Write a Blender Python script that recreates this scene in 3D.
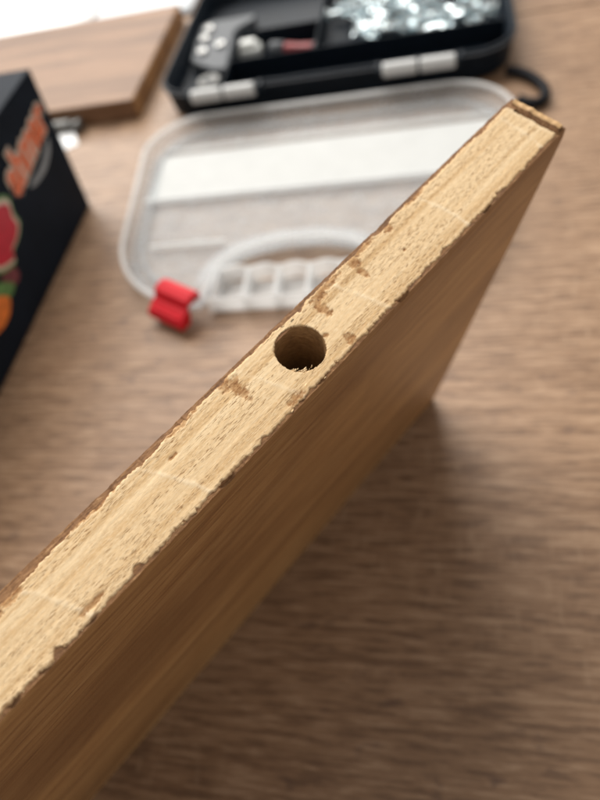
import bpy, bmesh, math, random
import numpy as np
from mathutils import Matrix, Vector, noise as mn

for o in list(bpy.data.objects):
    bpy.data.objects.remove(o)
SC = bpy.context.scene
COL = SC.collection
rnd = random.Random(7)

# ------------------------------------------------------------------ camera
F_PX = 604.0                       # focal length in pixels of the 600 x 800 photograph
R = np.array([[9.43570046e-01, -3.31173020e-01, 0.0],
              [-2.64982667e-01, -7.54982117e-01, 5.99821798e-01],
              [-1.98644796e-01, -5.65973881e-01, -8.00133620e-01]])   # camera axes (right, down, forward) -> world
CAM = np.array([0.0, 0.0, 0.27317])
cd = bpy.data.cameras.new('camera')
cam = bpy.data.objects.new('camera', cd); COL.objects.link(cam)
cam.matrix_world = Matrix(((R[0, 0], -R[0, 1], -R[0, 2], CAM[0]),
                           (R[1, 0], -R[1, 1], -R[1, 2], CAM[1]),
                           (R[2, 0], -R[2, 1], -R[2, 2], CAM[2]),
                           (0, 0, 0, 1)))
cd.sensor_fit = 'VERTICAL'; cd.sensor_height = 34.6
cd.lens = F_PX / 800 * 34.6
cd.clip_start = 0.005; cd.clip_end = 50
cd.dof.use_dof = True
cd.dof.focus_distance = 0.127
cd.dof.aperture_fstop = cd.lens / 2.8        # 2.8 mm entrance pupil of a phone's main lens
cd.dof.aperture_blades = 0
SC.camera = cam

# ------------------------------------------------------------------ light
W = bpy.data.worlds.new('World'); SC.world = W; W.use_nodes = True
bg = W.node_tree.nodes['Background']
bg.inputs['Color'].default_value = (1.0, 0.945, 0.88, 1)
bg.inputs['Strength'].default_value = 0.52

def area(name, loc, target, sx, sy, energy, color):
    l = bpy.data.lights.new(name, 'AREA'); l.shape = 'RECTANGLE'; l.size = sx; l.size_y = sy
    l.energy = energy; l.color = color
    o = bpy.data.objects.new(name, l); COL.objects.link(o)
    o.location = loc
    o.rotation_euler = (Vector(target) - Vector(loc)).to_track_quat('-Z', 'Y').to_euler()
    return o
area('window_light', (-0.20, 1.75, 1.55), (0.05, 0.25, 0.45), 2.3, 2.1, 112, (1.0, 0.97, 0.92))

SC.view_settings.view_transform = 'Standard'; SC.view_settings.look = 'None'
SC.view_settings.gamma = 1.0; SC.view_settings.exposure = 0.0
SC.view_settings.use_curve_mapping = False
SC.render.engine = 'CYCLES'
SC.cycles.max_bounces = 10; SC.cycles.transparent_max_bounces = 24

# ------------------------------------------------------------------ helpers
PH = math.radians(-22.5)           # everything on the table lies square to this direction
C0 = np.array([0.100, 0.489, 0.0])
E1 = np.array([math.cos(PH), math.sin(PH), 0]); E2 = np.array([-math.sin(PH), math.cos(PH), 0])
LOC = Matrix.Translation(Vector(C0)) @ Matrix.Rotation(PH, 4, 'Z')

def ray(px, py):
    return R @ np.array([px - 300.0, py - 400.0, F_PX])
def at(px, py, h=0.0):             # pixel -> table frame, on the level h above the table
    v = ray(px, py); p = CAM + v * ((h - CAM[2]) / v[2]) - C0
    return float(p @ E1), float(p @ E2)

def link(name, me, mats, parent=None, smooth=False, mw=None):
    o = bpy.data.objects.new(name, me); COL.objects.link(o)
    for m in (mats if isinstance(mats, (list, tuple)) else [mats]):
        if m is not None: me.materials.append(m)
    if smooth:
        me.polygons.foreach_set('use_smooth', [True] * len(me.polygons))
    if parent: o.parent = parent
    if mw is not None: o.matrix_world = mw
    return o
def from_bm(name, bm, mats, parent=None, smooth=False, mw=None):
    bmesh.ops.recalc_face_normals(bm, faces=bm.faces)
    me = bpy.data.meshes.new(name); bm.to_mesh(me); bm.free()
    return link(name, me, mats, parent, smooth, mw)
def empty(name, mw=None, parent=None):
    o = bpy.data.objects.new(name, None); COL.objects.link(o); o.empty_display_size = 0.01
    if parent: o.parent = parent
    if mw is not None: o.matrix_world = mw
    return o
def tag(o, label, cat, group=None):
    o['label'] = label; o['category'] = cat
    if group: o['group'] = group
    return o

def box(bm, x0, x1, y0, y1, z0, z1, bev=0.0, seg=2):
    r = bmesh.ops.create_cube(bm, size=1.0)
    vs = r['verts']
    for v in vs:
        v.co = Vector((x0 + (v.co.x + .5) * (x1 - x0), y0 + (v.co.y + .5) * (y1 - y0), z0 + (v.co.z + .5) * (z1 - z0)))
    if bev:
        es = list({e for v in vs for e in v.link_edges})
        bmesh.ops.bevel(bm, geom=es, offset=bev, segments=seg, affect='EDGES', profile=0.5)
def rrect(x0, x1, y0, y1, rs, n=10):
    """rounded rectangle, counter clockwise, radii for (x0,y0) (x1,y0) (x1,y1) (x0,y1)"""
    pts = []
    for (cx, cy, a0, r) in ((x0 + rs[0], y0 + rs[0], 180, rs[0]), (x1 - rs[1], y0 + rs[1], 270, rs[1]),
                            (x1 - rs[2], y1 - rs[2], 0, rs[2]), (x0 + rs[3], y1 - rs[3], 90, rs[3])):
        for k in range(n + 1):
            a = math.radians(a0 + 90 * k / n); pts.append((cx + r * math.cos(a), cy + r * math.sin(a)))
    return pts
def offset(pts, d):
    """offset a closed counter clockwise outline inwards by d"""
    out = []; n = len(pts)
    for i in range(n):
        a, b, c = (Vector(pts[i - 1]), Vector(pts[i]), Vector(pts[(i + 1) % n]))
        t1 = (b - a); t2 = (c - b)
        if t1.length < 1e-9: t1 = t2
        if t2.length < 1e-9: t2 = t1
        n1 = Vector((-t1.y, t1.x)).normalized(); n2 = Vector((-t2.y, t2.x)).normalized()
        m = (n1 + n2)
        m = m / max(m.length_squared / 2, 0.3)
        out.append((b.x + m.x * d, b.y + m.y * d))
    return out
def rings(bm, rr, closed_top=False, closed_bottom=False, loop=False):
    """rr: list of (outline, z); skins them together"""
    L = [[bm.verts.new((x, y, z)) for x, y in o] for o, z in rr]
    n = len(L[0])
    pairs = list(zip(L[:-1], L[1:])) + ([(L[-1], L[0])] if loop else [])
    for A, B in pairs:
        for i in range(n):
            j = (i + 1) % n
            try: bm.faces.new((A[i], A[j], B[j], B[i]))
            except ValueError: pass
    if closed_bottom: bm.faces.new(L[0][::-1])
    if closed_top: bm.faces.new(L[-1])
    return L
def slab(bm, pts, z0, z1, bev=0.0006):
    rings(bm, [(offset(pts, bev), z0), (pts, z0 + bev), (pts, z1 - bev), (offset(pts, bev), z1)], True, True)
def tube(bm, path, r, n=10, cap=True):
    path = [Vector(p) for p in path]; prev = None; N = len(path)
    for i, p in enumerate(path):
        t = (path[min(i + 1, N - 1)] - path[max(i - 1, 0)]).normalized()
        u = t.cross(Vector((0, 0, 1)))
        if u.length < .05: u = t.cross(Vector((1, 0, 0)))
        u.normalize(); v = t.cross(u)
        rr = r[i] if isinstance(r, (list, tuple)) else r
        ring = [bm.verts.new(p + (u * math.cos(2 * math.pi * k / n) + v * math.sin(2 * math.pi * k / n)) * rr) for k in range(n)]
        if prev:
            for k in range(n): bm.faces.new((prev[k], prev[(k + 1) % n], ring[(k + 1) % n], ring[k]))
        elif cap: bm.faces.new(ring[::-1])
        prev = ring
    if cap: bm.faces.new(prev)
def lathe(bm, prof, n=20):
    prev = None
    for r, z in prof:
        ring = [bm.verts.new((r * math.cos(2 * math.pi * k / n), r * math.sin(2 * math.pi * k / n), z)) for k in range(n)]
        if prev:
            for k in range(n): bm.faces.new((prev[k], prev[(k + 1) % n], ring[(k + 1) % n], ring[k]))
        else: bm.faces.new(ring[::-1])
        prev = ring
    bm.faces.new(prev)

# ------------------------------------------------------------------ materials
class NT:
    def __init__(s, name):
        s.m = bpy.data.materials.new(name); s.m.use_nodes = True
        s.t = s.m.node_tree; s.n = s.t.nodes; s.b = s.n['Principled BSDF']; s.out = s.n['Material Output']
        s.co = s.n.new('ShaderNodeTexCoord').outputs['Object']
    def l(s, a, b): s.t.links.new(a, b)
    def map(s, scale=(1, 1, 1), rot=(0, 0, 0), loc=(0, 0, 0)):
        m = s.n.new('ShaderNodeMapping'); s.l(s.co, m.inputs[0])
        m.inputs['Scale'].default_value = scale; m.inputs['Rotation'].default_value = rot; m.inputs['Location'].default_value = loc
        return m.outputs[0]
    def noise(s, vec, scale, detail=4, rough=.55, dist=0.0):
        t = s.n.new('ShaderNodeTexNoise'); s.l(vec, t.inputs['Vector'])
        t.inputs['Scale'].default_value = scale; t.inputs['Detail'].default_value = detail
        t.inputs['Roughness'].default_value = rough; t.inputs['Distortion'].default_value = dist
        return t.outputs['Fac']
    def ramp(s, fac, stops):
        r = s.n.new('ShaderNodeValToRGB'); s.l(fac, r.inputs[0]); e = r.color_ramp.elements
        while len(e) < len(stops): e.new(0.5)
        for k, (p, c) in enumerate(stops):
            e[k].position = p; e[k].color = (*c, 1) if len(c) == 3 else c
        return r.outputs[0]
    def val(s, fac, a, b, lo=0.0, hi=1.0):
        r = s.n.new('ShaderNodeMapRange'); s.l(fac, r.inputs[0])
        r.inputs[1].default_value = a; r.inputs[2].default_value = b; r.inputs[3].default_value = lo; r.inputs[4].default_value = hi
        return r.outputs[0]
    def mix(s, fac, a, b, mode='MIX'):
        m = s.n.new('ShaderNodeMix'); m.data_type = 'RGBA'; m.blend_type = mode
        for k, v in ((0, fac), (6, a), (7, b)):
            if hasattr(v, 'links'): s.l(v, m.inputs[k])
            elif k == 0: m.inputs[0].default_value = v
            else: m.inputs[k].default_value = (*v, 1)
        return m.outputs[2]
    def math(s, op, a, b=0.0):
        m = s.n.new('ShaderNodeMath'); m.operation = op
        for k, v in ((0, a), (1, b)):
            if hasattr(v, 'links'): s.l(v, m.inputs[k])
            else: m.inputs[k].default_value = v
        return m.outputs[0]
    def attr(s, name):
        a = s.n.new('ShaderNodeAttribute'); a.attribute_name = name; return a.outputs['Fac']
    def bump(s, h, strength, dist):
        b = s.n.new('ShaderNodeBump'); s.l(h, b.inputs['Height'])
        b.inputs['Strength'].default_value = strength; b.inputs['Distance'].default_value = dist
        s.l(b.outputs[0], s.b.inputs['Normal'])
    def set(s, **k):
        for q, v in k.items():
            i = s.b.inputs[q.replace('_', ' ')]
            if hasattr(v, 'links'): s.l(v, i)
            elif isinstance(v, tuple): i.default_value = (*v, 1)
            else: i.default_value = v
        return s.m

def plain(name, col, rough=.5, metal=0.0, var=.12, nscale=160, bump=.08, **kw):
    t = NT(name)
    f = t.noise(t.map(), nscale, 3)
    dark = tuple(c * (1 - var) for c in col); light = tuple(min(1, c * (1 + var)) for c in col)
    c = t.ramp(f, [(.3, dark), (.7, light)])
    t.bump(f, bump, .0005)
    return t.set(Base_Color=c, Roughness=rough, Metallic=metal, **kw)

def mat_table():
    t = NT('oak_laminate')
    broad = t.noise(t.map((2.2, 13, 1)), 1.0, 3, .5, .6)
    streak = t.noise(t.map((5, 150, 1), (0, 0, .012)), 1.0, 6, .70, .25)
    fine = t.noise(t.map((42, 400, 1), (0, 0, -.006)), 1.0, 5, .68, .1)
    c = t.ramp(broad, [(.25, (.180, .097, .050)), (.5, (.255, .150, .083)), (.75, (.315, .194, .112))])
    c = t.mix(.62, c, t.ramp(streak, [(.34, (.140, .073, .036)), (.46, (.225, .130, .071)), (.55, (.270, .162, .092)), (.68, (.335, .212, .126))]))
    c = t.mix(t.val(fine, .51, .60, 0, .72), c, (.100, .052, .027))
    c = t.mix(t.val(fine, .47, .38, 0, .62), c, (.43, .290, .185))
    # oak flecks crossing the grain in places
    fl = t.noise(t.map((330, 65, 1), (0, 0, -.62)), 1.0, 2, .5)
    zone = t.noise(t.map((7, 11, 1)), 1.0, 2)
    c = t.mix(t.math('MULTIPLY', t.val(fl, .57, .68, 0, .32), t.val(zone, .48, .60)), c, (.40, .275, .175))
    # small knots and dark ticks
    kn = t.noise(t.map((60, 120, 1), (0, 0, .5)), 1.0, 3, .55)
    c = t.mix(t.math('MULTIPLY', t.val(kn, .60, .70, 0, .7), t.val(zone, .52, .42)), c, (.085, .046, .032))
    c = t.mix(.10, c, (.300, .205, .150))
    t.bump(t.math('ADD', t.math('MULTIPLY', streak, .6), fine), .25, .0003)
    return t.set(Base_Color=c, Roughness=t.val(streak, .3, .7, .55, .40), Specular_IOR_Level=.36)

def mat_raw():
    """freshly sawn pale wood, grain along local x"""
    t = NT('sawn_pale_wood')
    band = t.noise(t.map((7, 620, 60), (0, 0, .045)), 1.0, 4, .6, .35)
    pore = t.noise(t.map((620, 5600, 700), (0, 0, .14)), 1.0, 2, .5, .15)
    zone = t.noise(t.map((30, 500, 60), (0, 0, .05)), 1.0, 2)
    fuzz = t.noise(t.map((800, 4600, 2500), (0, 0, .10)), 1.0, 4, .68, .3)
    blot = t.noise(t.map((35, 120, 60)), 1.0, 3)
    blot2 = t.noise(t.map((500, 1100, 600)), 1.0, 4, .65)
    c = t.ramp(band, [(.36, (.575, .380, .192)), (.46, (.70, .500, .284)), (.66, (.77, .585, .362))])
    c = t.mix(t.val(blot, .48, .75, 0, .3), c, (.58, .385, .195))
    c = t.mix(t.val(fuzz, .50, .70, 0, .55), c, (.84, .70, .485))
    c = t.mix(t.val(fuzz, .45, .28, 0, .36), c, (.48, .305, .150))
    pf = t.math('MULTIPLY', t.val(pore, .57, .63, 0, .9), t.val(zone, .42, .58, .15, 1.0))
    c = t.mix(pf, c, (.30, .165, .072))
    c = t.mix(t.val(t.attr('pale'), 0, 1, 0, .36), c, (.90, .78, .58))
    st = t.math('MULTIPLY', t.attr('stain'), t.val(blot2, .35, .66, 1.0, .74))
    stc = t.ramp(blot2, [(.35, (.22, .100, .038)), (.5, (.36, .185, .075)), (.68, (.52, .310, .145))])
    c = t.mix(st, c, stc)
    t.bump(t.math('SUBTRACT', t.math('ADD', t.math('MULTIPLY', fuzz, .6), t.math('MULTIPLY', band, .5)), t.math('MULTIPLY', pf, 1.0)), .50, .00022)
    return t.set(Base_Color=c, Roughness=.88, Specular_IOR_Level=.15)

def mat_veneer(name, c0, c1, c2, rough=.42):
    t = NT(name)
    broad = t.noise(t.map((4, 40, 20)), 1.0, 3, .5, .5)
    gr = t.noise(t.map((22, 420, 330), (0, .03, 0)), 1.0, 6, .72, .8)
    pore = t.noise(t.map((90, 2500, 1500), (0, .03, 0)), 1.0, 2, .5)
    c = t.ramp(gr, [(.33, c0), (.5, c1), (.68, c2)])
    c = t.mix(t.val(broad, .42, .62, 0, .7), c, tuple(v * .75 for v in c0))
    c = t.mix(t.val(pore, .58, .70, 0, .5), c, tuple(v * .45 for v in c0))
    lightfibre = t.noise(t.map((140, 1500, 1100)), 1.0, 2)
    c = t.mix(t.val(lightfibre, .70, .78, 0, .35), c, tuple(min(1, v * 1.7) for v in c2))
    t.bump(t.math('ADD', gr, t.math('MULTIPLY', pore, -.7)), .35, .00022)
    return t.set(Base_Color=c, Roughness=rough, Specular_IOR_Level=.35)

def mat_torn():
    t = NT('torn_veneer_edge')
    f = t.noise(t.map((300, 1500, 900)), 1.0, 4, .7)
    g = t.noise(t.map((40, 200, 200)), 1.0, 3)
    c = t.ramp(f, [(.3, (.125, .054, .020)), (.52, (.260, .125, .048)), (.72, (.43, .245, .110))])
    c = t.mix(t.val(g, .45, .7, 0, .5), c, (.075, .034, .014))
    t.bump(f, .8, .0004)
    return t.set(Base_Color=c, Roughness=.8)

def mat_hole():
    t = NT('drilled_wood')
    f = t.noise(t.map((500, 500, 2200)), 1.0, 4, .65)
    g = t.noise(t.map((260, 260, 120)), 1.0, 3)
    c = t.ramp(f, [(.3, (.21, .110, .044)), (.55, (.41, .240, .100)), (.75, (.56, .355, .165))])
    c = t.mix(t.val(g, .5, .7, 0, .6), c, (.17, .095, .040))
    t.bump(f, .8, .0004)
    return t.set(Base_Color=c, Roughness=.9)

def mat_clear(name, tint, clear, rough=.22):
    """milky see-through polypropylene"""
    t = NT(name)
    f = t.noise(t.map((70, 70, 70)), 1.0, 3)
    scr = t.noise(t.map((40, 900, 200), (0, 0, .4)), 1.0, 2)
    tr = t.n.new('ShaderNodeBsdfTransparent'); tr.inputs[0].default_value = (.95, .965, .975, 1)
    tl = t.n.new('ShaderNodeBsdfTranslucent'); tl.inputs[0].default_value = (*tint, 1)
    t.set(Base_Color=t.ramp(f, [(.3, tuple(v * .93 for v in tint)), (.7, tint)]), Roughness=t.val(scr, .4, .7, rough, rough + .18), Specular_IOR_Level=.5)
    t.bump(t.math('ADD', f, t.math('MULTIPLY', scr, .3)), .15, .0006)
    m0 = t.n.new('ShaderNodeMixShader'); m0.inputs[0].default_value = .45
    t.l(t.b.outputs[0], m0.inputs[1]); t.l(tl.outputs[0], m0.inputs[2])
    m1 = t.n.new('ShaderNodeMixShader')
    t.l(t.val(f, .3, .7, clear - .06, clear + .06), m1.inputs[0]); t.l(m0.outputs[0], m1.inputs[1]); t.l(tr.outputs[0], m1.inputs[2])
    t.l(m1.outputs[0], t.out.inputs[0])
    return t.m

M = dict(
    table=mat_table(), raw=mat_raw(), torn=mat_torn(), hole=mat_hole(),
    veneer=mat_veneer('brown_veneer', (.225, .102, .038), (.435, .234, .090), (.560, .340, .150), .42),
    band=plain('tan_edge_band', (.60, .375, .175), .6, var=.2, nscale=900, bump=.3),
    panel=mat_veneer('walnut_panel_top', (.140, .072, .038), (.235, .132, .074), (.300, .178, .105), .55),
    clear=mat_clear('clear_polypropylene', (.78, .81, .835), .73),
    wall=mat_clear('clear_lid_wall', (.80, .82, .835), .74, .3),
    milky=mat_clear('milky_polypropylene', (.90, .905, .905), .52, .3),
    knuckle=plain('white_hinge_plastic', (.48, .49, .49), .4, var=.04),
    label=plain('white_label_card', (.47, .48, .475), .75, nscale=60, var=.03),
    black=plain('black_case_plastic', (.0040, .0085, .0150), .55, var=.2, Specular_IOR_Level=.16),
    dullred=plain('dull_red_plastic', (.26, .020, .024), .5),
    red=plain('red_plastic', (.52, .010, .020), .6, var=.1, Specular_IOR_Level=.2),
    zinc=plain('zinc_plated_steel', (.66, .74, .77), .17, 1.0, var=.10, nscale=500),
    steel=plain('brushed_steel', (.58, .58, .57), .34, 1.0, var=.08, nscale=400),
    greyp=plain('grey_plastic', (.075, .082, .092), .55, var=.06, Specular_IOR_Level=.25),
    darkp=plain('charcoal_plastic', (.045, .05, .058), .45),
    whitep=plain('white_plastic', (.70, .72, .70), .4, var=.04),
    paper=plain('white_paper', (.86, .87, .88), .6, var=.02, nscale=40),
    greypaper=plain('pale_grey_paper', (.60, .63, .66), .6, var=.05, nscale=30),
    carton=plain('black_carton', (.006, .011, .020), .7, var=.25, nscale=25, Specular_IOR_Level=.12),
    orange=plain('orange_print', (.78, .17, .06), .45, var=.15, nscale=300),
    cream=plain('cream_print', (.62, .55, .47), .45, var=.05),
    crimson=plain('crimson_print', (.50, .010, .035), .45, var=.2, nscale=200),
    green=plain('green_print', (.10, .24, .075), .45, var=.35, nscale=220),
    fruit=plain('fruit_print', (.72, .20, .035), .45, var=.35, nscale=240),
    swoosh=plain('grey_print', (.22, .245, .27), .45, var=.1),
    plum=plain('plum_print', (.16, .035, .05), .45, var=.4, nscale=220),
    rubber=plain('black_rubber', (.006, .006, .008), .7, Specular_IOR_Level=.15),
    dullsteel=plain('dull_steel', (.16, .16, .155), .5, .6),
)

# ------------------------------------------------------------------ the table: laminate planks, grain along the table frame's x
tt = empty('table_top', LOC); tt['kind'] = 'structure'
for y0, y1 in ((-.90, .1098), (.1114, .62), (.6216, 1.10)):
    bm = bmesh.new(); box(bm, -1.3, 1.3, y0, y1, -.03, 0.0, .0006, 2)
    p = from_bm('plank', bm, M['table'], tt, mw=LOC)

# ------------------------------------------------------------------ the board standing on its long edge, leaning
T, HB, LB = 0.018, 0.176, 0.292
O = np.array([0.06746581, 0.17519251, 0.0])
U = -np.array([0.844916267, 0.534898589, 0.0])          # along the edge, towards the near end
V = -np.array([0.51474607, -0.8130837, -0.27190326])    # across the edge, from the shaded face to the other
N = np.array([0.14544067, -0.22973548, 0.96232459])     # up the board
BM = Matrix(((U[0], V[0], N[0], O[0]), (U[1], V[1], N[1], O[1]), (U[2], V[2], N[2], O[2] + .0004), (0, 0, 0, 1)))
board = empty('wooden_board', BM)
tag(board, 'pale sawn wooden board with a drilled dowel hole, leaning on its long edge', 'board')

def fbm(x, y, z=0.0, oct=4):
    return mn.fractal(Vector((x, y, z)), 1.0, 2.0, oct)
def nz(x, y=0.0, z=0.0):
    return mn.noise(Vector((x, y, z)))
VEN = 0.0010
U0, V0C, RH = 0.09975, 0.0095, 0.00585
STEP = 0.00025

# stains of brown glue and veneer left on the sawn edge: (u, v, half u, half v) in metres
STAINS = [(.1172, .0168, .0016, .0022), (.1160, .0125, .0014, .0030), (.1165, .0150, .0026, .0010), (.0868, .0152, .0022, .0012), (.0885, .0128, .0013, .0030),
          (.0830, .0160, .0050, .0009), (.0735, .0155, .0016, .0018), (.0745, .0120, .0009, .0022), (.0700, .0165, .0050, .0008),
          (.1755, .0160, .0030, .0016), (.1790, .0148, .0020, .0010), (.1095, .0022, .0025, .0010), (.0935, .0075, .0007, .0007),
          (.130, .0165, .004, .0006), (.155, .0168, .006, .0006), (.048, .0166, .004, .0007), (.060, .0162, .0015, .0015), (.0905, .0025, .0012, .0016), (.136, .0125, .0012, .0005), (.166, .0030, .003, .0006), (.0625, .0085, .0008, .0004)]
SAW = [(.0098, -.12, 9), (.046, .10, 12), (.0800, .30, 10), (.1105, .38, 8), (.1390, .44, 8), (.1700, .46, 7), (.2020, .46, 7), (.240, .46, 7)]
def edge_lo(u):   # raggedness of the sawn face over the two veneers (metres, + is outwards)
    r = .00026 * nz(u * 160, 3.1) + .00030 * nz(u * 420, 7.7) + .00034 * nz(u * 1100, 1.3) + .00026 * nz(u * 1900, 5.3)
    chip = max(0.0, nz(u * 260, 21.0) - .20) * .0024 + max(0.0, nz(u * 900, 23.0) - .25) * .0012
    return r - chip + .00008
def edge_hi(u):
    r = .00022 * nz(u * 140, 13.1) + .00024 * nz(u * 390, 17.7) + .00026 * nz(u * 1000, 11.3) + .00020 * nz(u * 1900, 14.3)
    chip = max(0.0, nz(u * 90, 31.0) - .15) * .0022
    near = max(0.0, min(1.0, (u - .120) / .05)) * .0011 * (.75 + .6 * nz(u * 60, 9.0))
    return r - chip - near - .0001
def end_edge(v):
    return .0044 + .0005 * nz(v * 420, 41.0) + .0005 * nz(v * 1300, 43.0)
def surf(u, v):
    """height, stain, pale of the sawn edge"""
    g = v + .085 * u
    h = .00004 * nz(u * 60, g * 900, 2.0) + .000045 * nz(u * 420, g * 1500, 5.0) + .00003 * nz(u * 1200, g * 2000, 15.0) + .00010 * nz(u * 24, v * 160, 8.0)
    st = 0.0
    for (su, sv, a, b) in STAINS:
        if abs(u - su) < 3 * a and abs(v - sv) < 3 * b:
            q = ((u - su) / a) ** 2 + ((v - sv) / b) ** 2
            q += 1.0 * nz(u * 900, v * 1300, su * 100) + .8 * nz(u * 2200, v * 2600, 3)
            st = max(st, min(1.0, max(0.0, (1.35 - q) * 1.4)))
    m = min(v - VEN, T - VEN - v)
    st2 = .00035 - m + .0004 * nz(u * 500, v * 900, 77) + .0003 * nz(u * 120, 5.0, 79)
    st = max(st, min(1.0, max(0.0, st2 / .0003)) * .75)
    h -= .00016 * st
    pale = 0.0
    for k, (s0, sl, cv) in enumerate(SAW):
        c = s0 + sl * (v - .009) + cv * (v - .009) ** 2 + .0005 * nz(v * 300, k * 3.0)
        d = abs(u - c)
        if d < .002:
            p = math.exp(-(d / (.00055 + .0003 * nz(v * 400, k * 7.0))) ** 2) * (.75 + .8 * nz(v * 260, k * 5.0 + .5) + .5 * nz(u * 1800, v * 1800, 6.0))
            pale = max(pale, min(1, max(0, p)))
    h += .00006 * pale
    return h, st, pale

nu = int(round(LB / STEP)); nv = int(round((T - 2 * VEN) / STEP))
verts = []; faces = []; mats = []; stain = []; palev = []
def addv(u, v, n, st=0.0, pa=0.0):
    verts.append((u, v, n)); stain.append(st); palev.append(pa); return len(verts) - 1
ku0 = int(round(U0 / STEP)); kv0 = int(round((V0C - VEN) / STEP)); HALF = 28
inhole = lambda i, j: abs(i - ku0) < HALF and abs(j - kv0) < HALF
idx = -np.ones((nu + 1, nv + 1), dtype=np.int64)
elo = [edge_lo(i * STEP) for i in range(nu + 1)]; ehi = [edge_hi(i * STEP) for i in range(nu + 1)]
IST = 17                                                # the far end: the sawn face stops short of the edge band
for i in range(nu + 1):
    lo, hi = elo[i], ehi[i]
    for j in range(nv + 1):
        if i < IST or inhole(i, j): continue
        u = i * STEP; v = VEN + j * STEP
        a = j / nv
        wl = max(0, 1 - a / .22); wh = max(0, 1 - (1 - a) / .22)
        vv = v - lo * wl + hi * wh
        uu = u
        if i < IST + 8: uu = u + (end_edge(v) - IST * STEP) * (1 - (i - IST) / 8)
        h, st, pa = surf(u, v)
        droop = (.00022 if j in (0, nv) else .00007 if j in (1, nv - 1) else 0.0) + (.0002 if i == IST else 0)
        if i < IST + 7: pa = max(pa, .35)
        idx[i, j] = addv(uu, vv, HB + h - droop, st, pa)
for i in range(IST, nu):
    for j in range(nv):
        q = (idx[i, j], idx[i + 1, j], idx[i + 1, j + 1], idx[i, j + 1])
        if min(q) < 0: continue
        if (ku0 - HALF <= i < ku0 + HALF) and (kv0 - HALF <= j < kv0 + HALF): continue
        faces.append(q[::-1]); mats.append(0)
# polar patch between the square cut-out and the drilled hole
sq = []
for k in range(-HALF, HALF): sq.append((k, -HALF))
for k in range(-HALF, HALF): sq.append((HALF, k))
for k in range(HALF, -HALF, -1): sq.append((k, HALF))
for k in range(HALF, -HALF, -1): sq.append((-HALF, k))
prev = [idx[ku0 + a, kv0 + b] for a, b in sq]
ns = len(sq); NR = 12
def rim_r(th):
    return RH + .00012 * nz(math.cos(th) * 4, math.sin(th) * 4, 3) + .00018 * nz(math.cos(th) * 14, math.sin(th) * 14, 9) + .00014 * nz(math.cos(th) * 31, math.sin(th) * 31, 19)
for r in range(1, NR + 1):
    t = r / NR; ring = []
    for a, b in sq:
        th = math.atan2(b, a); su, sv = a * STEP, b * STEP
        rr = rim_r(th)
        x = su * (1 - t) + rr * math.cos(th) * t; y = sv * (1 - t) + rr * math.sin(th) * t
        h, st, pa = surf(U0 + x, V0C + y)
        if r == NR: h -= .0003 - .0002 * nz(a * .6, b * .6, 4)
        ring.append(addv(U0 + x, V0C + y, HB + h, st, pa))
    for k in range(ns):
        faces.append((prev[k], ring[k], ring[(k + 1) % ns], prev[(k + 1) % ns])[::-1]); mats.append(0)
    prev = ring
DEPTH = .024
for r in range(1, 25):
    z = HB - .0003 - (r / 24) ** 1.2 * DEPTH; ring = []
    for a, b in sq:
        th = math.atan2(b, a)
        rr = RH - .00002 + .00024 * nz(math.cos(th) * 5, math.sin(th) * 5, z * 1400) * min(1, r / 3) + .00008 * nz(math.cos(th) * 14, math.sin(th) * 14 + 30, z * 600)
        ring.append(addv(U0 + rr * math.cos(th), V0C + rr * math.sin(th), z))
    for k in range(ns):
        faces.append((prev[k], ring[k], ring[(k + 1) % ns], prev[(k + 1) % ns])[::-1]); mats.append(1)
    prev = ring
cc = addv(U0, V0C, HB - DEPTH - .002)
for k in range(ns):
    faces.append((prev[(k + 1) % ns], prev[k], cc)); mats.append(1)
# the flanks of the core under the ragged lip
def flank(ids, f):
    p = list(ids)
    for d, off in ((.0005, .3), (.0011, 0.0), (HB - .0006, 0.0)):
        q = []
        for a in p0:
            q.append(f(a, d, off))
        for k in range(len(q) - 1):
            faces.append((p[k], p[k + 1], q[k + 1], q[k])); mats.append(2)
        p = q
p0 = [(i, 0) for i in range(IST, nu + 1)]
flank([idx[i, j] for i, j in p0], lambda a, d, off: addv(max(a[0] * STEP, .0046), VEN - max(0, elo[a[0]]) * off + (.0004 if elo[a[0]] < -.0004 else 0) , HB - d))
p0 = [(i, nv) for i in range(nu, IST - 1, -1)]
flank([idx[i, j] for i, j in p0], lambda a, d, off: addv(max(a[0] * STEP, .0046), T - VEN + max(0, ehi[a[0]]) * off - (.0010 if ehi[a[0]] < -.0004 else 0), HB - d))
p0 = [(IST, j) for j in range(nv, -1, -1)]
flank([idx[i, j] for i, j in p0], lambda a, d, off: addv(.0047 + .0003 * nz(a[1] * .4, d * 900), VEN + a[1] * STEP, HB - d))
p0 = [(nu, j) for j in range(nv + 1)]
flank([idx[i, j] for i, j in p0], lambda a, d, off: addv(LB, VEN + a[1] * STEP, HB - d))
me = bpy.data.meshes.new('core')
me.from_pydata(verts, [], [tuple(int(x) for x in f) for f in faces])
me.polygons.foreach_set('material_index', mats)
for nm, arr in (('stain', stain), ('pale', palev)):
    at_ = me.attributes.new(nm, 'FLOAT', 'POINT'); at_.data.foreach_set('value', arr)
bmc = bmesh.new(); bmc.from_mesh(me); bmesh.ops.recalc_face_normals(bmc, faces=bmc.faces); bmc.to_mesh(me); bmc.free()
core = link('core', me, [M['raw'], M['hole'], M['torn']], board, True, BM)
core['label'] = 'pale raw sawn core with a round drilled hole'

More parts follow.
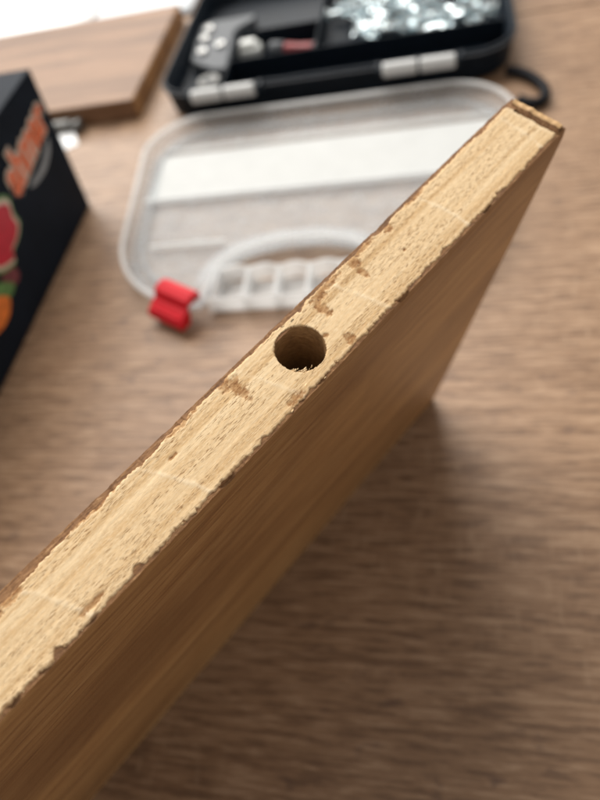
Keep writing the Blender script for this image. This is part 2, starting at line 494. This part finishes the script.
def veneer(side):
    """brown face veneer, its top edge torn by the saw; side 0 is the shaded face, 1 the far face"""
    vs = []; fs = []; ms = []
    n = int(LB / .0004)
    rows_out = []; rows_in = []
    zs = [.0, .03, .08, .13, .155, .168, .1725, None]
    for i in range(n + 1):
        u = i * LB / n
        s = 3.0 + 50 * side
        top = HB - .00032 + .00016 * nz(u * 300, s) + .00018 * nz(u * 900, s + 2) + .00010 * nz(u * 2400, s + 4)
        top -= max(0.0, nz(u * 170, s + 9) - .18) * (.0030 if side == 0 else .0016)
        top -= max(0.0, 1 - u / .0055) * .0005
        outw = .00012 * nz(u * 500, s + 20)
        a = []; b = []
        for z in zs:
            zz = top if z is None else z
            vo = (.00012 * nz(u * 30, zz * 60, s)) + (outw + .0003 if z is None else 0)
            if side == 0: a.append(len(vs)); vs.append((u, 0.0 + vo, zz)); b.append(len(vs)); vs.append((u, VEN + .0012, zz + (.0001 if z is None else 0)))
            else: a.append(len(vs)); vs.append((u, T - vo, zz)); b.append(len(vs)); vs.append((u, T - VEN - .0024, zz + (.0001 if z is None else 0)))
        rows_out.append(a); rows_in.append(b)
    k = len(zs)
    for i in range(n):
        for j in range(k - 1):
            q = (rows_out[i][j], rows_out[i + 1][j], rows_out[i + 1][j + 1], rows_out[i][j + 1]); fs.append(q if side else q[::-1]); ms.append(0)
        q = (rows_out[i][-1], rows_out[i + 1][-1], rows_in[i + 1][-1], rows_in[i][-1]); fs.append(q if side else q[::-1]); ms.append(1)
        q = (rows_in[i][0], rows_in[i + 1][0], rows_out[i + 1][0], rows_out[i][0]); fs.append(q if side else q[::-1]); ms.append(0)
    for i in (0, n):
        for j in range(k - 1):
            q = (rows_in[i][j], rows_out[i][j], rows_out[i][j + 1], rows_in[i][j + 1]); fs.append(q); ms.append(1)
    me = bpy.data.meshes.new('face_veneer'); me.from_pydata(vs, [], fs); me.polygons.foreach_set('material_index', ms)
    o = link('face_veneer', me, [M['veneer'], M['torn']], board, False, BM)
    o['label'] = 'smooth brown veneer face in shade' if side == 0 else 'brown veneer on the far face, torn along its top'
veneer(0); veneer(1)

def edge_band():
    vs = []; fs = []; ms = []; n = 60
    for i in range(n + 1):
        v = VEN + .0004 + (T - 2 * VEN - .0008) * i / n
        z = HB + .0001 + .0003 * nz(v * 500, 61.0)
        uo = .0002 * nz(v * 300, 63.0) + .0001; ui = .0022 + .0005 * nz(v * 500, 64.0)
        vs += [(uo, v, 0.0), (uo, v, z - .0004), (uo + .0004, v, z), (ui, v, z - .0001), (ui + .0004, v, z - .0012), (.0054, v, z - .0020)]
    for i in range(n):
        for j in range(5):
            fs.append((i * 6 + j, i * 6 + j + 1, (i + 1) * 6 + j + 1, (i + 1) * 6 + j)); ms.append(1 if j >= 3 else 0)
    me = bpy.data.meshes.new('edge_band'); me.from_pydata(vs, [], fs); me.polygons.foreach_set('material_index', ms)
    o = link('edge_band', me, [M['band'], M['torn']], board, True, BM)
    o['label'] = 'thin tan strip along the cut end'
edge_band()

# crumbs of drilled wood on the hole's rim and small fibres standing on the torn edges: too many to count
def crumbs():
    bm = bmesh.new()
    def crumb(p, s):
        r = bmesh.ops.create_icosphere(bm, subdivisions=1, radius=s)
        k = Vector((rnd.uniform(.8, 2.6), rnd.uniform(.4, 1.0), rnd.uniform(.3, .7))); off = rnd.uniform(0, 99)
        for v in r['verts']:
            q = Vector((v.co.x * k.x, v.co.y * k.y, v.co.z * k.z)); q *= 1 + .9 * nz(q.x * 4e3 + off, q.y * 4e3, q.z * 4e3)
            v.co = Vector(p) + q
    for _ in range(26):      # heaped against the rim of the hole that faces the camera
        th = math.radians(rnd.gauss(-42, 17)); rr = RH - abs(rnd.gauss(0, .0005))
        crumb((U0 + rr * math.cos(th), V0C + rr * math.sin(th), HB - .0002 - rnd.uniform(0, .0009)), rnd.uniform(.00010, .00024))
    for _ in range(5):
        th = math.radians(rnd.gauss(-44, 9)); rr = RH - rnd.uniform(.0001, .0006)
        crumb((U0 + rr * math.cos(th), V0C + rr * math.sin(th), HB - .0001 + rnd.uniform(0, .0003)), rnd.uniform(.0002, .00034))
    for _ in range(60):
        a = rnd.uniform(0, 2 * math.pi); rr = (RH - .001) * math.sqrt(rnd.random())
        crumb((U0 + rr * math.cos(a), V0C + rr * math.sin(a), HB - DEPTH - .0008), rnd.uniform(.0003, .0007))
    for _ in range(30):
        u = rnd.uniform(.004, .2)
        if rnd.random() < .75:
            v = VEN - edge_lo(u) + rnd.gauss(.00005, .00018)
        else:
            v = rnd.uniform(.002, .0165)
            if (u - U0) ** 2 + (v - V0C) ** 2 < (RH + .0005) ** 2: continue
        crumb((u, v, HB - .00005), rnd.uniform(.00007, .0002))
    o = from_bm('sawdust', bm, M['raw'], board, True, BM); o['kind'] = 'stuff'
crumbs()

# ------------------------------------------------------------------ the open organiser case
case = empty('organizer_case', LOC)
tag(case, 'open black organizer case with milky clear lid lying flat and red latch', 'organizer case')
def part(name, bm, mat, parent=case, smooth=True):
    o = from_bm(name, bm, mat, parent, False, LOC)
    if smooth:
        me = o.data
        me.polygons.foreach_set('use_smooth', [True] * len(me.polygons))
        if hasattr(me, 'set_sharp_from_angle'): me.set_sharp_from_angle(angle=math.radians(40))
    return o

# black tray
TX0, TX1, TY0, TY1, HR = -.146, .156, .006, .236, .026
out = rrect(TX0, TX1, TY0, TY1, (.034,) * 4)
bm = bmesh.new()
o_in = offset(out, .003)
rings(bm, [(offset(out, .006), .0005), (offset(out, .003), .003), (out, HR - .001), (offset(out, .001), HR), (offset(o_in, -.0008), HR), (o_in, HR - .001), (offset(o_in, .003), .006), (offset(o_in, .006), .0035)], True, True)
tray = part('tray', bm, M['black'])
bm = bmesh.new()     # see-through bead round the tray's rim
rings(bm, [(offset(out, -.0004), HR - .0035), (offset(out, -.0014), HR - .003), (offset(out, -.0015), HR - .0022), (offset(out, -.0008), HR - .0018)], loop=True)
part('rim', bm, M['greyp'], tray)
def divider(x0, x1, y0, y1, h=.021):
    bm = bmesh.new(); box(bm, x0, x1, y0, y1, .003, h, .0005, 1); part('divider', bm, M['black'], tray, False)
divider(-.088, .150, .0610, .0625)
divider(-.0105, -.0090, .0630, .2315)
divider(-.0895, -.0880, .0095, .1200)
divider(-.0880, -.0110, .1130, .1145)

# clear lid, open side up
def lid_outline(grow=0.0):
    P = rrect(-.143 - grow, .149 + grow, -.231 - grow, -.012 + grow, (.066, .066, .048, .044), 12)
    P = [(.0065 + (x - .0065) * (1 - .15 * max(0, (-.06 - y) / .17)), y) for x, y in P]      # the sides draw in towards the front
    # start on the front edge after the left corner, insert the handle's arch
    k = 13
    arch = []
    cx = .004
    for q in range(0, 25):
        a = math.pi - math.pi * q / 24
        arch.append((cx + (.055 - grow) * math.cos(a), -.214 + (.036 - grow) * math.sin(a) ** .8))
    left = [(-.056, -.231 - grow)]; right = [(.064, -.231 - grow)]
    return P[:k] + left + arch + right + P[k:]
lo_ = lid_outline()
lid = empty('lid', LOC, case)
HL = .0150
bm = bmesh.new()
flo = offset(lo_, .0035)
Vb = [bm.verts.new((x, y, .0010)) for x, y in flo]; Vt = [bm.verts.new((x, y, .0026)) for x, y in flo]
f1 = bm.faces.new(Vb); f2 = bm.faces.new(Vt)
for i in range(len(flo)): bm.faces.new((Vb[i], Vb[(i + 1) % len(flo)], Vt[(i + 1) % len(flo)], Vt[i]))
bmesh.ops.triangulate(bm, faces=[f1, f2])
part('floor_panel', bm, M['clear'], lid, False)
bm = bmesh.new()
inn = offset(lo_, .0022)
rings(bm, [(offset(lo_, .0045), .0028), (offset(lo_, .0010), .006), (lo_, HL - .0032), (offset(lo_, .0012), HL - .0028), (offset(lo_, .0022), .0065), (offset(lo_, .0064), .0040)], loop=True)
part('side_wall', bm, M['wall'], lid)
bm = bmesh.new()
rings(bm, [(offset(lo_, .0002), HL - .0030), (offset(lo_, -.0015), HL - .0026), (offset(lo_, -.0016), HL - .0006), (offset(lo_, -.0002), HL), (offset(lo_, .0014), HL - .0006), (offset(lo_, .0014), HL - .0026)], loop=True)
part('rim', bm, M['milky'], lid)
def ribx(y, x0, x1, w=.0016, h=.0065, mat='milky'):
    bm = bmesh.new(); box(bm, x0, x1, y - w / 2, y + w / 2, .0028, h, .0004, 1); part('ridge', bm, M[mat], lid, False)
ribx(-.046, -.126, .137); ribx(-.1130, -.131, .136, .0022, .0075); ribx(-.166, -.112, -.054, .0022); ribx(-.166, .066, .113, .0018)
bm = bmesh.new()
slab(bm, rrect(-.1300, .1360, -.1085, -.0515, (.002,) * 4, 3), .0029, .0035, .0002)
lb = part('label_strip', bm, M['label'], lid, False); lb['label'] = 'long white strip across the inside of the clear lid'
# stepped ledge inside the lid and the flat band over the handle's arch
Q = rrect(-.131, .137, -.215, -.024, (.056, .056, .038, .034), 12)
Q = [(.0065 + (x - .0065) * (1 - .15 * max(0, (-.06 - y) / .17)), y) for x, y in Q]
bm = bmesh.new(); tube(bm, [(x, y, .0050) for x, y in Q[16:] + Q[:10]], .0019, 8); part('ledge', bm, M['wall'], lid)
bm = bmesh.new(); prev_ = None
for q in range(0, 31):
    a = math.pi - math.pi * q / 30
    r4 = [bm.verts.new((.004 + (.0565 + d) * math.cos(a), -.214 + (.0375 + d) * math.sin(a) ** .8, z)) for d, z in ((0, HL - .0035), (.0105, HL - .0060), (.0105, HL - .0042), (0, HL - .0017))]
    if prev_:
        for k in range(4): bm.faces.new((prev_[k], prev_[(k + 1) % 4], r4[(k + 1) % 4], r4[k]))
    else: bm.faces.new(r4)
    prev_ = r4
bm.faces.new(prev_[::-1]); part('handle_band', bm, M['wall'], lid)
# ribbed grip of the carrying handle
bm = bmesh.new(); box(bm, -.052, .060, -.2315, -.2295, .0015, HL - .001, .0006, 1); part('grip_wall', bm, M['milky'], lid, False)
bm = bmesh.new()
xs = [-.050 + .108 * k / 60 for k in range(61)]
A = []
for x in xs:
    y = -.2040 + .0012 * math.cos((x - .004) / .0205 * 2 * math.pi)
    A.append([bm.verts.new((x, y + d, z)) for d, z in ((0, .0015), (.0018, .0015), (.0018, HL - .001), (0, HL - .001))])
for a, b in zip(A[:-1], A[1:]):
    for k in range(4): bm.faces.new((a[k], b[k], b[(k + 1) % 4], a[(k + 1) % 4]))
bm.faces.new(A[0]); bm.faces.new(A[-1][::-1])
part('grip_wall', bm, M['milky'], lid)
bm = bmesh.new(); box(bm, -.050, .058, -.2294, -.2052, .0012, .0024, .0003, 1); part('grip_floor', bm, M['milky'], lid, False)
for k in range(6):
    x = -.0475 + .0206 * k
    bm = bmesh.new(); box(bm, x - .0013, x + .0013, -.2293, -.2046, .0026, HL - .0015, .0005, 1); part('grip_rib', bm, M['milky'], lid, False)

# hinges: white knuckles on a pin
for hx in (-.081, .081):
    hg = empty('hinge', LOC, case)
    for dx in (-.0145, .0145):
        bm = bmesh.new(); tube(bm, [(hx + dx - .0135, -.002, HR - .001), (hx + dx - .0125, -.002, HR - .001), (hx + dx + .0125, -.002, HR - .001), (hx + dx + .0135, -.002, HR - .001)], [.0044, .0054, .0054, .0044], 14)
        part('knuckle', bm, M['knuckle'], hg)
    bm = bmesh.new(); tube(bm, [(hx - .0335, -.002, HR - .001), (hx + .0335, -.002, HR - .001)], .0022, 10)
    for dx in (-.032, 0, .032): box(bm, hx + dx - .0012, hx + dx + .0012, -.002, .0065, HR - .006, HR + .002)
    part('hinge_pin', bm, M['black'], hg, False)

# red latch over the rounded front corner
def pix(x, y, z):
    p = np.array([x * E1[0] + y * E2[0], x * E1[1] + y * E2[1], z]) + C0 - CAM; c = R.T @ p
    return F_PX * c[0] / c[2] + 300, F_PX * c[1] / c[2] + 400
kk = min(range(1, 13), key=lambda k: math.hypot(*(np.array(pix(*lo_[k], HL)) - np.array((173, 292)))))
tx, ty = lo_[kk + 1][0] - lo_[kk - 1][0], lo_[kk + 1][1] - lo_[kk - 1][1]
LM = LOC @ Matrix.Translation((lo_[kk][0], lo_[kk][1], 0)) @ Matrix.Rotation(math.atan2(ty, tx) - .36, 4, 'Z')
bm = bmesh.new()
prof = [(-.0095, .0152), (-.0100, .0180), (-.0080, .0205), (-.0035, .0215), (.0020, .0200), (.0042, .0150), (.0080, .0135), (.0135, .0105), (.0148, .0075), (.0135, .0045), (.0060, .0042), (.0030, .0100), (.0024, .0158), (-.0040, .0164)]
A = [[bm.verts.new((x, -y, z)) for y, z in prof] for x in (-.0150, -.0143, .0143, .0150)]
for s_, i in ((.94, 0), (.94, 3)):
    c = sum((v.co for v in A[i]), Vector()) / len(A[i])
    for v in A[i]: v.co.y = c.y + (v.co.y - c.y) * .97; v.co.z = c.z + (v.co.z - c.z) * .97
for a, b in zip(A[:-1], A[1:]):
    n = len(prof)
    for k in range(n): bm.faces.new((a[k], b[k], b[(k + 1) % n], a[(k + 1) % n]))
bm.faces.new(A[0]); bm.faces.new(A[-1][::-1])
la = from_bm('latch', bm, M['red'], case, False, LM); la['label'] = 'red plastic snap latch on the lid corner'
bm = bmesh.new(); box(bm, -.0125, .0125, -.0125, -.0105, .0100, .0132, .0006, 1)
gr = from_bm('grip_ridge', bm, M['red'], la, False, LM)

# ------------------------------------------------------------------ what lies in the tray
def trace(pts, h):
    return [at(x, y, h) for x, y in pts]
# grey fitting with round studs
h = .0135
pts = trace([(191, 60), (196, 40), (202, 25), (212, 21), (232, 18), (255, 13.5), (254, 19), (240, 26), (234, 32), (231, 48), (226, 68), (214, 69), (196, 63)], h)
cx = sum(p[0] for p in pts) / len(pts); cy = sum(p[1] for p in pts) / len(pts)
FM = LOC @ Matrix.Translation((cx, cy, .0037))
fit = empty('plastic_fitting', FM); tag(fit, 'grey plastic fitting with round studs lying in the black tray', 'fitting')
bm = bmesh.new(); pl = [(x - cx, y - cy) for x, y in pts]
if sum(pl[i - 1][0] * pl[i][1] - pl[i][0] * pl[i - 1][1] for i in range(len(pl))) < 0: pl = pl[::-1]
slab(bm, pl, 0, h - .0037, .0012)
from_bm('plate', bm, M['greyp'], fit, False, FM)
for (x, y) in ((209, 28.5), (204.5, 38), (202, 51), (220, 44)):
    a = at(x, y, h + .002)
    bm = bmesh.new(); lathe(bm, [(.0052, 0), (.0052, .0022), (.0044, .0034), (.0026, .0036), (.0022, .0022)], 18)
    from_bm('stud', bm, M['steel'], fit, True, LOC @ Matrix.Translation((a[0], a[1], h - .0002)))
# round cam fitting
a = at(209, 82, .015); CMx = LOC @ Matrix.Translation((a[0], max(a[1], .022), .0037))
cam_f = empty('cam_lock', CMx); tag(cam_f, 'round zinc cam lock beside the hinge in the black tray', 'cam lock')
bm = bmesh.new(); lathe(bm, [(.0100, 0), (.0108, .0008), (.0108, .0125), (.0098, .0135), (.0070, .0135), (.0062, .0120)], 24); from_bm('body', bm, M['dullsteel'], cam_f, True, CMx)
bm = bmesh.new(); box(bm, -.0052, .0052, -.0011, .0011, .0118, .0132, .0002, 1); box(bm, -.0011, .0011, -.0052, .0052, .0119, .0131, .0002, 1); from_bm('cross_slot', bm, M['darkp'], cam_f, False, CMx)
# pale plug
a = at(246, 40, .018); PMx = LOC @ Matrix.Translation((a[0], a[1], .0037)) @ Matrix.Rotation(.1, 4, 'Z')
bm = bmesh.new(); slab(bm, rrect(-.013, .013, -.0085, .0085, (.003, .003, .006, .006), 5), 0, .009, .0015); slab(bm, rrect(-.009, .009, -.005, .005, (.003,) * 4, 5), .009, .0135, .0012)
tag(from_bm('plastic_plug', bm, M['whitep'], None, False, PMx), 'small whitish plastic plug between grey fitting and red handled tool', 'plug')
# small screwdriver with a red grip
a = at(267, 46, .012); b = at(330, 42, .012)
ang = math.atan2(b[1] - a[1], b[0] - a[0])
SMx = LOC @ Matrix.Translation((a[0] + .003, a[1] - .002, .0106)) @ Matrix.Rotation(-.30, 4, 'Z')
sd = empty('screwdriver', SMx); tag(sd, 'small screwdriver with dark collar and red grip in the tray', 'screwdriver')
bm = bmesh.new(); tube(bm, [(0, 0, 0), (.003, 0, 0), (.014, 0, 0), (.016, 0, 0)], [.0045, .006, .006, .005], 14); from_bm('collar', bm, M['greyp'], sd, True, SMx)
bm = bmesh.new(); tube(bm, [(.016, 0, 0), (.018, 0, 0), (.030, 0, 0), (.044, 0, 0), (.046, 0, 0)], [.0042, .0052, .0046, .0052, .0042], 8); from_bm('grip', bm, M['dullred'], sd, False, SMx)
bm = bmesh.new(); tube(bm, [(.046, 0, 0), (.047, 0, 0), (.049, 0, 0), (.050, 0, 0)], [.005, .0062, .0062, .005], 14); from_bm('end_cap', bm, M['darkp'], sd, True, SMx)

# zinc screws heaped in the two compartments on the right
def screw_mesh(L, hr, sr):
    bm = bmesh.new()
    lathe(bm, [(hr * .75, 0), (hr, .0004), (hr, .0009), (sr * 1.1, .0034), (sr * 1.1, L * .35)] + sum([[(sr * .72, L * (.36 + k * .075)), (sr * 1.12, L * (.385 + k * .075))] for k in range(8)], []) + [(sr * .2, L)], 9)
    bmesh.ops.recalc_face_normals(bm, faces=bm.faces)
    me = bpy.data.meshes.new('screw'); bm.to_mesh(me); bm.free(); me.materials.append(M['zinc']); return me
SMs = [screw_mesh(.036, .0056, .0026), screw_mesh(.028, .0060, .0028), screw_mesh(.022, .0050, .0025)]
def heap(x0, x1, y0, y1, n, hmax, label, group):
    for k in range(n):
        me = SMs[rnd.choice((0, 1, 1, 2, 2))]; L = max(v.co.z for v in me.vertices)
        px = rnd.uniform(x0 + .012, x1 - .012); py = rnd.uniform(y0 + .012, y1 - .012)
        z = .0085 + (hmax - .0085) * (k / n) + rnd.uniform(-.001, .001)
        tilt = math.pi / 2 + rnd.gauss(0, .16); az = rnd.uniform(0, 2 * math.pi)
        m = Matrix.Translation((px, py, z)) @ Matrix.Rotation(az, 4, 'Z') @ Matrix.Rotation(tilt, 4, 'Y') @ Matrix.Translation((0, 0, -L / 2))
        pts = [m @ Vector((0, 0, 0)), m @ Vector((0, 0, L))]
        sx = max(0, x0 + .004 - min(p.x for p in pts)) - max(0, max(p.x for p in pts) - x1 + .004)
        sy = max(0, y0 + .004 - min(p.y for p in pts)) - max(0, max(p.y for p in pts) - y1 + .004)
        o = bpy.data.objects.new('screw', me); COL.objects.link(o)
        o.matrix_world = LOC @ Matrix.Translation((sx, sy, 0)) @ m
        tag(o, label, 'screw', group)
LBL = 'loose zinc screw heaped in the right compartment of the black tray'
heap(.018, .150, .0630, .112, 46, .0205, LBL, 'zinc screws in the tray')
heap(-.0085, .150, .108, .175, 64, .0205, LBL, 'zinc screws in the tray')

# ------------------------------------------------------------------ walnut panel lying behind
a = at(139, 119, 0.0)
px1, py0 = -.1770, .0235; px0, py1 = -.62, .2130
WM = LOC @ Matrix.Translation((px1, py0, 0))
pan = empty('brown_board', WM); tag(pan, 'flat brown wooden panel lying behind the black carton', 'panel')
bm = bmesh.new(); box(bm, px0 - px1, 0, .0, py1 - py0, .0003, .0180, .0008, 2); from_bm('body', bm, M['panel'], pan, False, WM)
bm = bmesh.new(); box(bm, .0002, .0011, .0005, py1 - py0 - .0005, .0006, .0176, .0003, 1)
o = from_bm('edge_band', bm, M['veneer'], pan, False, WM)

# white sheets beyond the panel
def sheet(name, pts, z, mat, label, curl=.002):
    m = LOC @ Matrix.Translation((pts[0][0], pts[0][1], z))
    bm = bmesh.new(); n = 14; g = {}
    P = [Vector((p[0] - pts[0][0], p[1] - pts[0][1])) for p in pts]
    for lay, dz in ((0, 0), (1, .00025)):
        for i in range(n + 1):
            for j in range(n + 1):
                s, t = i / n, j / n
                q = P[0] * (1 - s) * (1 - t) + P[1] * s * (1 - t) + P[2] * s * t + P[3] * (1 - s) * t
                g[lay, i, j] = bm.verts.new((q.x, q.y, dz + curl * (s * (1 - t)) ** 2 + .0004 * (1 + nz(s * 3, t * 3, 2))))
    for i in range(n):
        for j in range(n):
            for lay in (0, 1): bm.faces.new((g[lay, i, j], g[lay, i + 1, j], g[lay, i + 1, j + 1], g[lay, i, j + 1]))
    for i in range(n):
        bm.faces.new((g[0, i, 0], g[0, i + 1, 0], g[1, i + 1, 0], g[1, i, 0])); bm.faces.new((g[0, i, n], g[0, i + 1, n], g[1, i + 1, n], g[1, i, n]))
        bm.faces.new((g[0, 0, i], g[0, 0, i + 1], g[1, 0, i + 1], g[1, 0, i])); bm.faces.new((g[0, n, i], g[0, n, i + 1], g[1, n, i + 1], g[1, n, i]))
    return tag(from_bm(name, bm, M[mat], None, True, m), label, 'paper')
sheet('paper_sheet', [(-.545, .226), (-.172, .226), (-.172, .52), (-.545, .52)], .0003, 'greypaper', 'pale grey paper sheet on the table behind the brown panel')
sheet('paper_sheet', [(-.80, .236), (-.300, .232), (-.330, .60), (-.80, .60)], .0045, 'paper', 'bright white paper sheet lying over the pale grey sheet', 0)

# ------------------------------------------------------------------ the black printed carton
BX = -.1850                                       # the printed face, in the table frame
SH = (.006, .010)                                  # its top leans a little
BH = .106
y_far, y_near = -.1015, -.43
CM = LOC @ Matrix.Translation((BX, y_far, .0003))
carton = empty('printed_carton', CM); tag(carton, 'black printed carton with orange lettering and red emblem standing on the table', 'carton')
bm = bmesh.new()
box(bm, -.055, 0, y_near - y_far, 0, 0, BH, .0012, 2)
for v in bm.verts:
    k = v.co.z / BH; v.co.x += SH[0] * k; v.co.y += SH[1] * k
from_bm('body', bm, M['carton'], carton, False, CM)
# a print layer just proud of the face; face coordinates: s along the face from the near side to the far corner, t upwards
fn = np.array([BH, 0, -SH[0]]); fn /= np.linalg.norm(fn)
def on_face(px, py):
    v = ray(px, py); vl = np.array([v @ E1, v @ E2, v[2]])
    c = np.array([(CAM - C0) @ E1, (CAM - C0) @ E2, CAM[2]]) - np.array([BX, y_far, .0003])
    t = -(c @ fn) / (vl @ fn); return c + vl * t
def printed(name, pts, mat, lift, parent=carton):
    bm = bmesh.new(); q = [on_face(*p) for p in pts]
    A = [bm.verts.new(Vector(p + fn * lift)) for p in q]; B = [bm.verts.new(Vector(p + fn * (lift - .00025))) for p in q]
    f = bm.faces.new(A); f2 = bm.faces.new(B[::-1])
    for i in range(len(A)): bm.faces.new((A[i], A[(i + 1) % len(A)], B[(i + 1) % len(A)], B[i]))
    bmesh.ops.triangulate(bm, faces=[f, f2])
    return from_bm(name, bm, M[mat], parent, False, CM)
def smooth_loop(pts, n=5):
    out = []; N = len(pts)
    for i in range(N):
        p0, p1, p2, p3 = (np.array(pts[(i + k) % N], float) for k in (-1, 0, 1, 2))
        for k in range(n):
            t = k / n
            out.append(tuple(.5 * ((2 * p1) + (-p0 + p2) * t + (2 * p0 - 5 * p1 + 4 * p2 - p3) * t * t + (-p0 + 3 * p1 - 3 * p2 + p3) * t ** 3)))
    return out
def shrink(pts, k):
    c = np.mean(np.array(pts), axis=0); return [tuple(c + (np.array(p) - c) * k) for p in pts]
emb = [(-14, 208), (-2, 196), (8, 197), (13, 212), (19.5, 222), (18, 238), (13, 252), (15, 263), (8, 270), (-3, 275), (-16, 268), (-22, 240)]
e0 = printed('emblem', smooth_loop(emb), 'green', .0005)
printed('emblem_border', smooth_loop(shrink(emb, .90)), 'cream', .0009, e0)
printed('emblem_field', smooth_loop(shrink(emb, .78)), 'crimson', .0013, e0)
printed('berry', smooth_loop([(2, 270), (12, 266), (19, 274), (15, 285), (4, 288)]), 'plum', .0004)
printed('leaf', smooth_loop([(-6, 286), (6, 282), (14, 285), (9, 297), (-4, 302)]), 'green', .0008)
printed('fruit', smooth_loop([(-16, 308), (-4, 297), (8, 298), (8, 314), (0, 330), (-14, 338)]), 'fruit', .0012)
printed('swoosh', smooth_loop([(47, 138), (49.5, 150), (46, 168), (38, 182), (30, 188), (33, 179), (40, 167), (44, 152)]), 'swoosh', .0006)
# lettering
p_a = on_face(17.0, 197.0); p_b = on_face(47.0, 120.0)
sx = p_b - p_a; Lw = np.linalg.norm(sx); sx = sx / Lw; sy = np.cross(fn, sx)
def lettering(name, mat, lift, grow, parent):
    cu = bpy.data.curves.new(name, 'FONT'); cu.body = 'ahmar'; cu.size = 1.0; cu.offset = grow; cu.extrude = .004; cu.shear = .15
    cu.resolution_u = 4
    ob = bpy.data.objects.new(name, cu); COL.objects.link(ob)
    dg = bpy.context.evaluated_depsgraph_get(); me = bpy.data.meshes.new_from_object(ob.evaluated_get(dg))
    bpy.data.objects.remove(ob)
    xs_ = [v.co.x for v in me.vertices]; w0 = lettering.w if grow < .03 and lettering.w else None
    x0, x1 = (lettering.w if lettering.w else (min(xs_), max(xs_))); lettering.w = (x0, x1)
    k = Lw / (x1 - x0)
    for v in me.vertices:
        p = p_a + sx * ((v.co.x - x0) * k) + sy * (v.co.y * k * 1.05) + fn * (lift + v.co.z * .02)
        v.co = Vector(p)
    return link(name, me, M[mat], parent, False, CM)
lettering.w = None
lt = lettering('lettering', 'orange', .0012, .030, carton)
lettering('lettering_outline', 'cream', .0007, .095, lt)

# ------------------------------------------------------------------ small things behind the carton and beside the case
RM = LOC @ Matrix.Translation((-.262, .0135, .0063))
rod = empty('connecting_bolt', RM); tag(rod, 'short steel connecting bolt lying against the brown panel', 'bolt')
bm = bmesh.new(); tube(bm, [(-.030, 0, 0), (-.029, 0, 0), (.020, 0, 0), (.021, 0, 0)], [.0052, .006, .006, .0052], 16); from_bm('shank', bm, M['dullsteel'], rod, True, RM)
bm = bmesh.new(); tube(bm, [(.021, 0, 0), (.024, 0, 0), (.030, 0, 0), (.031, 0, 0)], [.0040, .0040, .0056, .0050], 16); from_bm('tip', bm, M['dullsteel'], rod, True, RM)
a = at(66, 141, .002)
TM = LOC @ Matrix.Translation((a[0], a[1], .0003)) @ Matrix.Rotation(.5, 4, 'Z')
bm = bmesh.new()
A = [[bm.verts.new((x, y, z)) for y, z in ((-.012, 0), (-.004, .0022), (.004, .0018), (.012, .0034))] for x in (-.009, .010)]
B = [[bm.verts.new(v.co + Vector((0, 0, .0003))) for v in r] for r in A]
for k in range(3):
    bm.faces.new((A[0][k], A[0][k + 1], A[1][k + 1], A[1][k])); bm.faces.new((B[0][k], B[0][k + 1], B[1][k + 1], B[1][k]))
    for r in (0, 1): bm.faces.new((A[r][k], A[r][k + 1], B[r][k + 1], B[r][k]))
for e in (0, 3): bm.faces.new((A[0][e], A[1][e], B[1][e], B[0][e]))
tag(from_bm('paper_scrap', bm, M['paper'], None, False, TM), 'small creased white paper scrap between carton and brown panel', 'paper')
# black cord loop sticking out at the case's corner
pp = [(505, 70), (522, 72), (536, 79), (545, 88), (546, 97), (539, 103), (528, 103), (515, 98)]
P3 = []
for i in range(len(pp) - 1):
    for k in range(5):
        q = np.array(pp[i]) * (1 - k / 5) + np.array(pp[i + 1]) * (k / 5); P3.append((*at(q[0], q[1], .0045), .0045))
sm = [tuple(np.mean([P3[max(0, i - 2)], P3[max(0, i - 1)], P3[i], P3[min(len(P3) - 1, i + 1)], P3[min(len(P3) - 1, i + 2)]], axis=0)) for i in range(len(P3))]
c = sm[0]
bm = bmesh.new(); tube(bm, [(p[0] - c[0], p[1] - c[1], p[2]) for p in sm], .0038, 12)
tag(from_bm('cord_loop', bm, M['rubber'], None, True, LOC @ Matrix.Translation((c[0], c[1], 0))), 'black cord loop on the table at the corner of the case', 'cord')
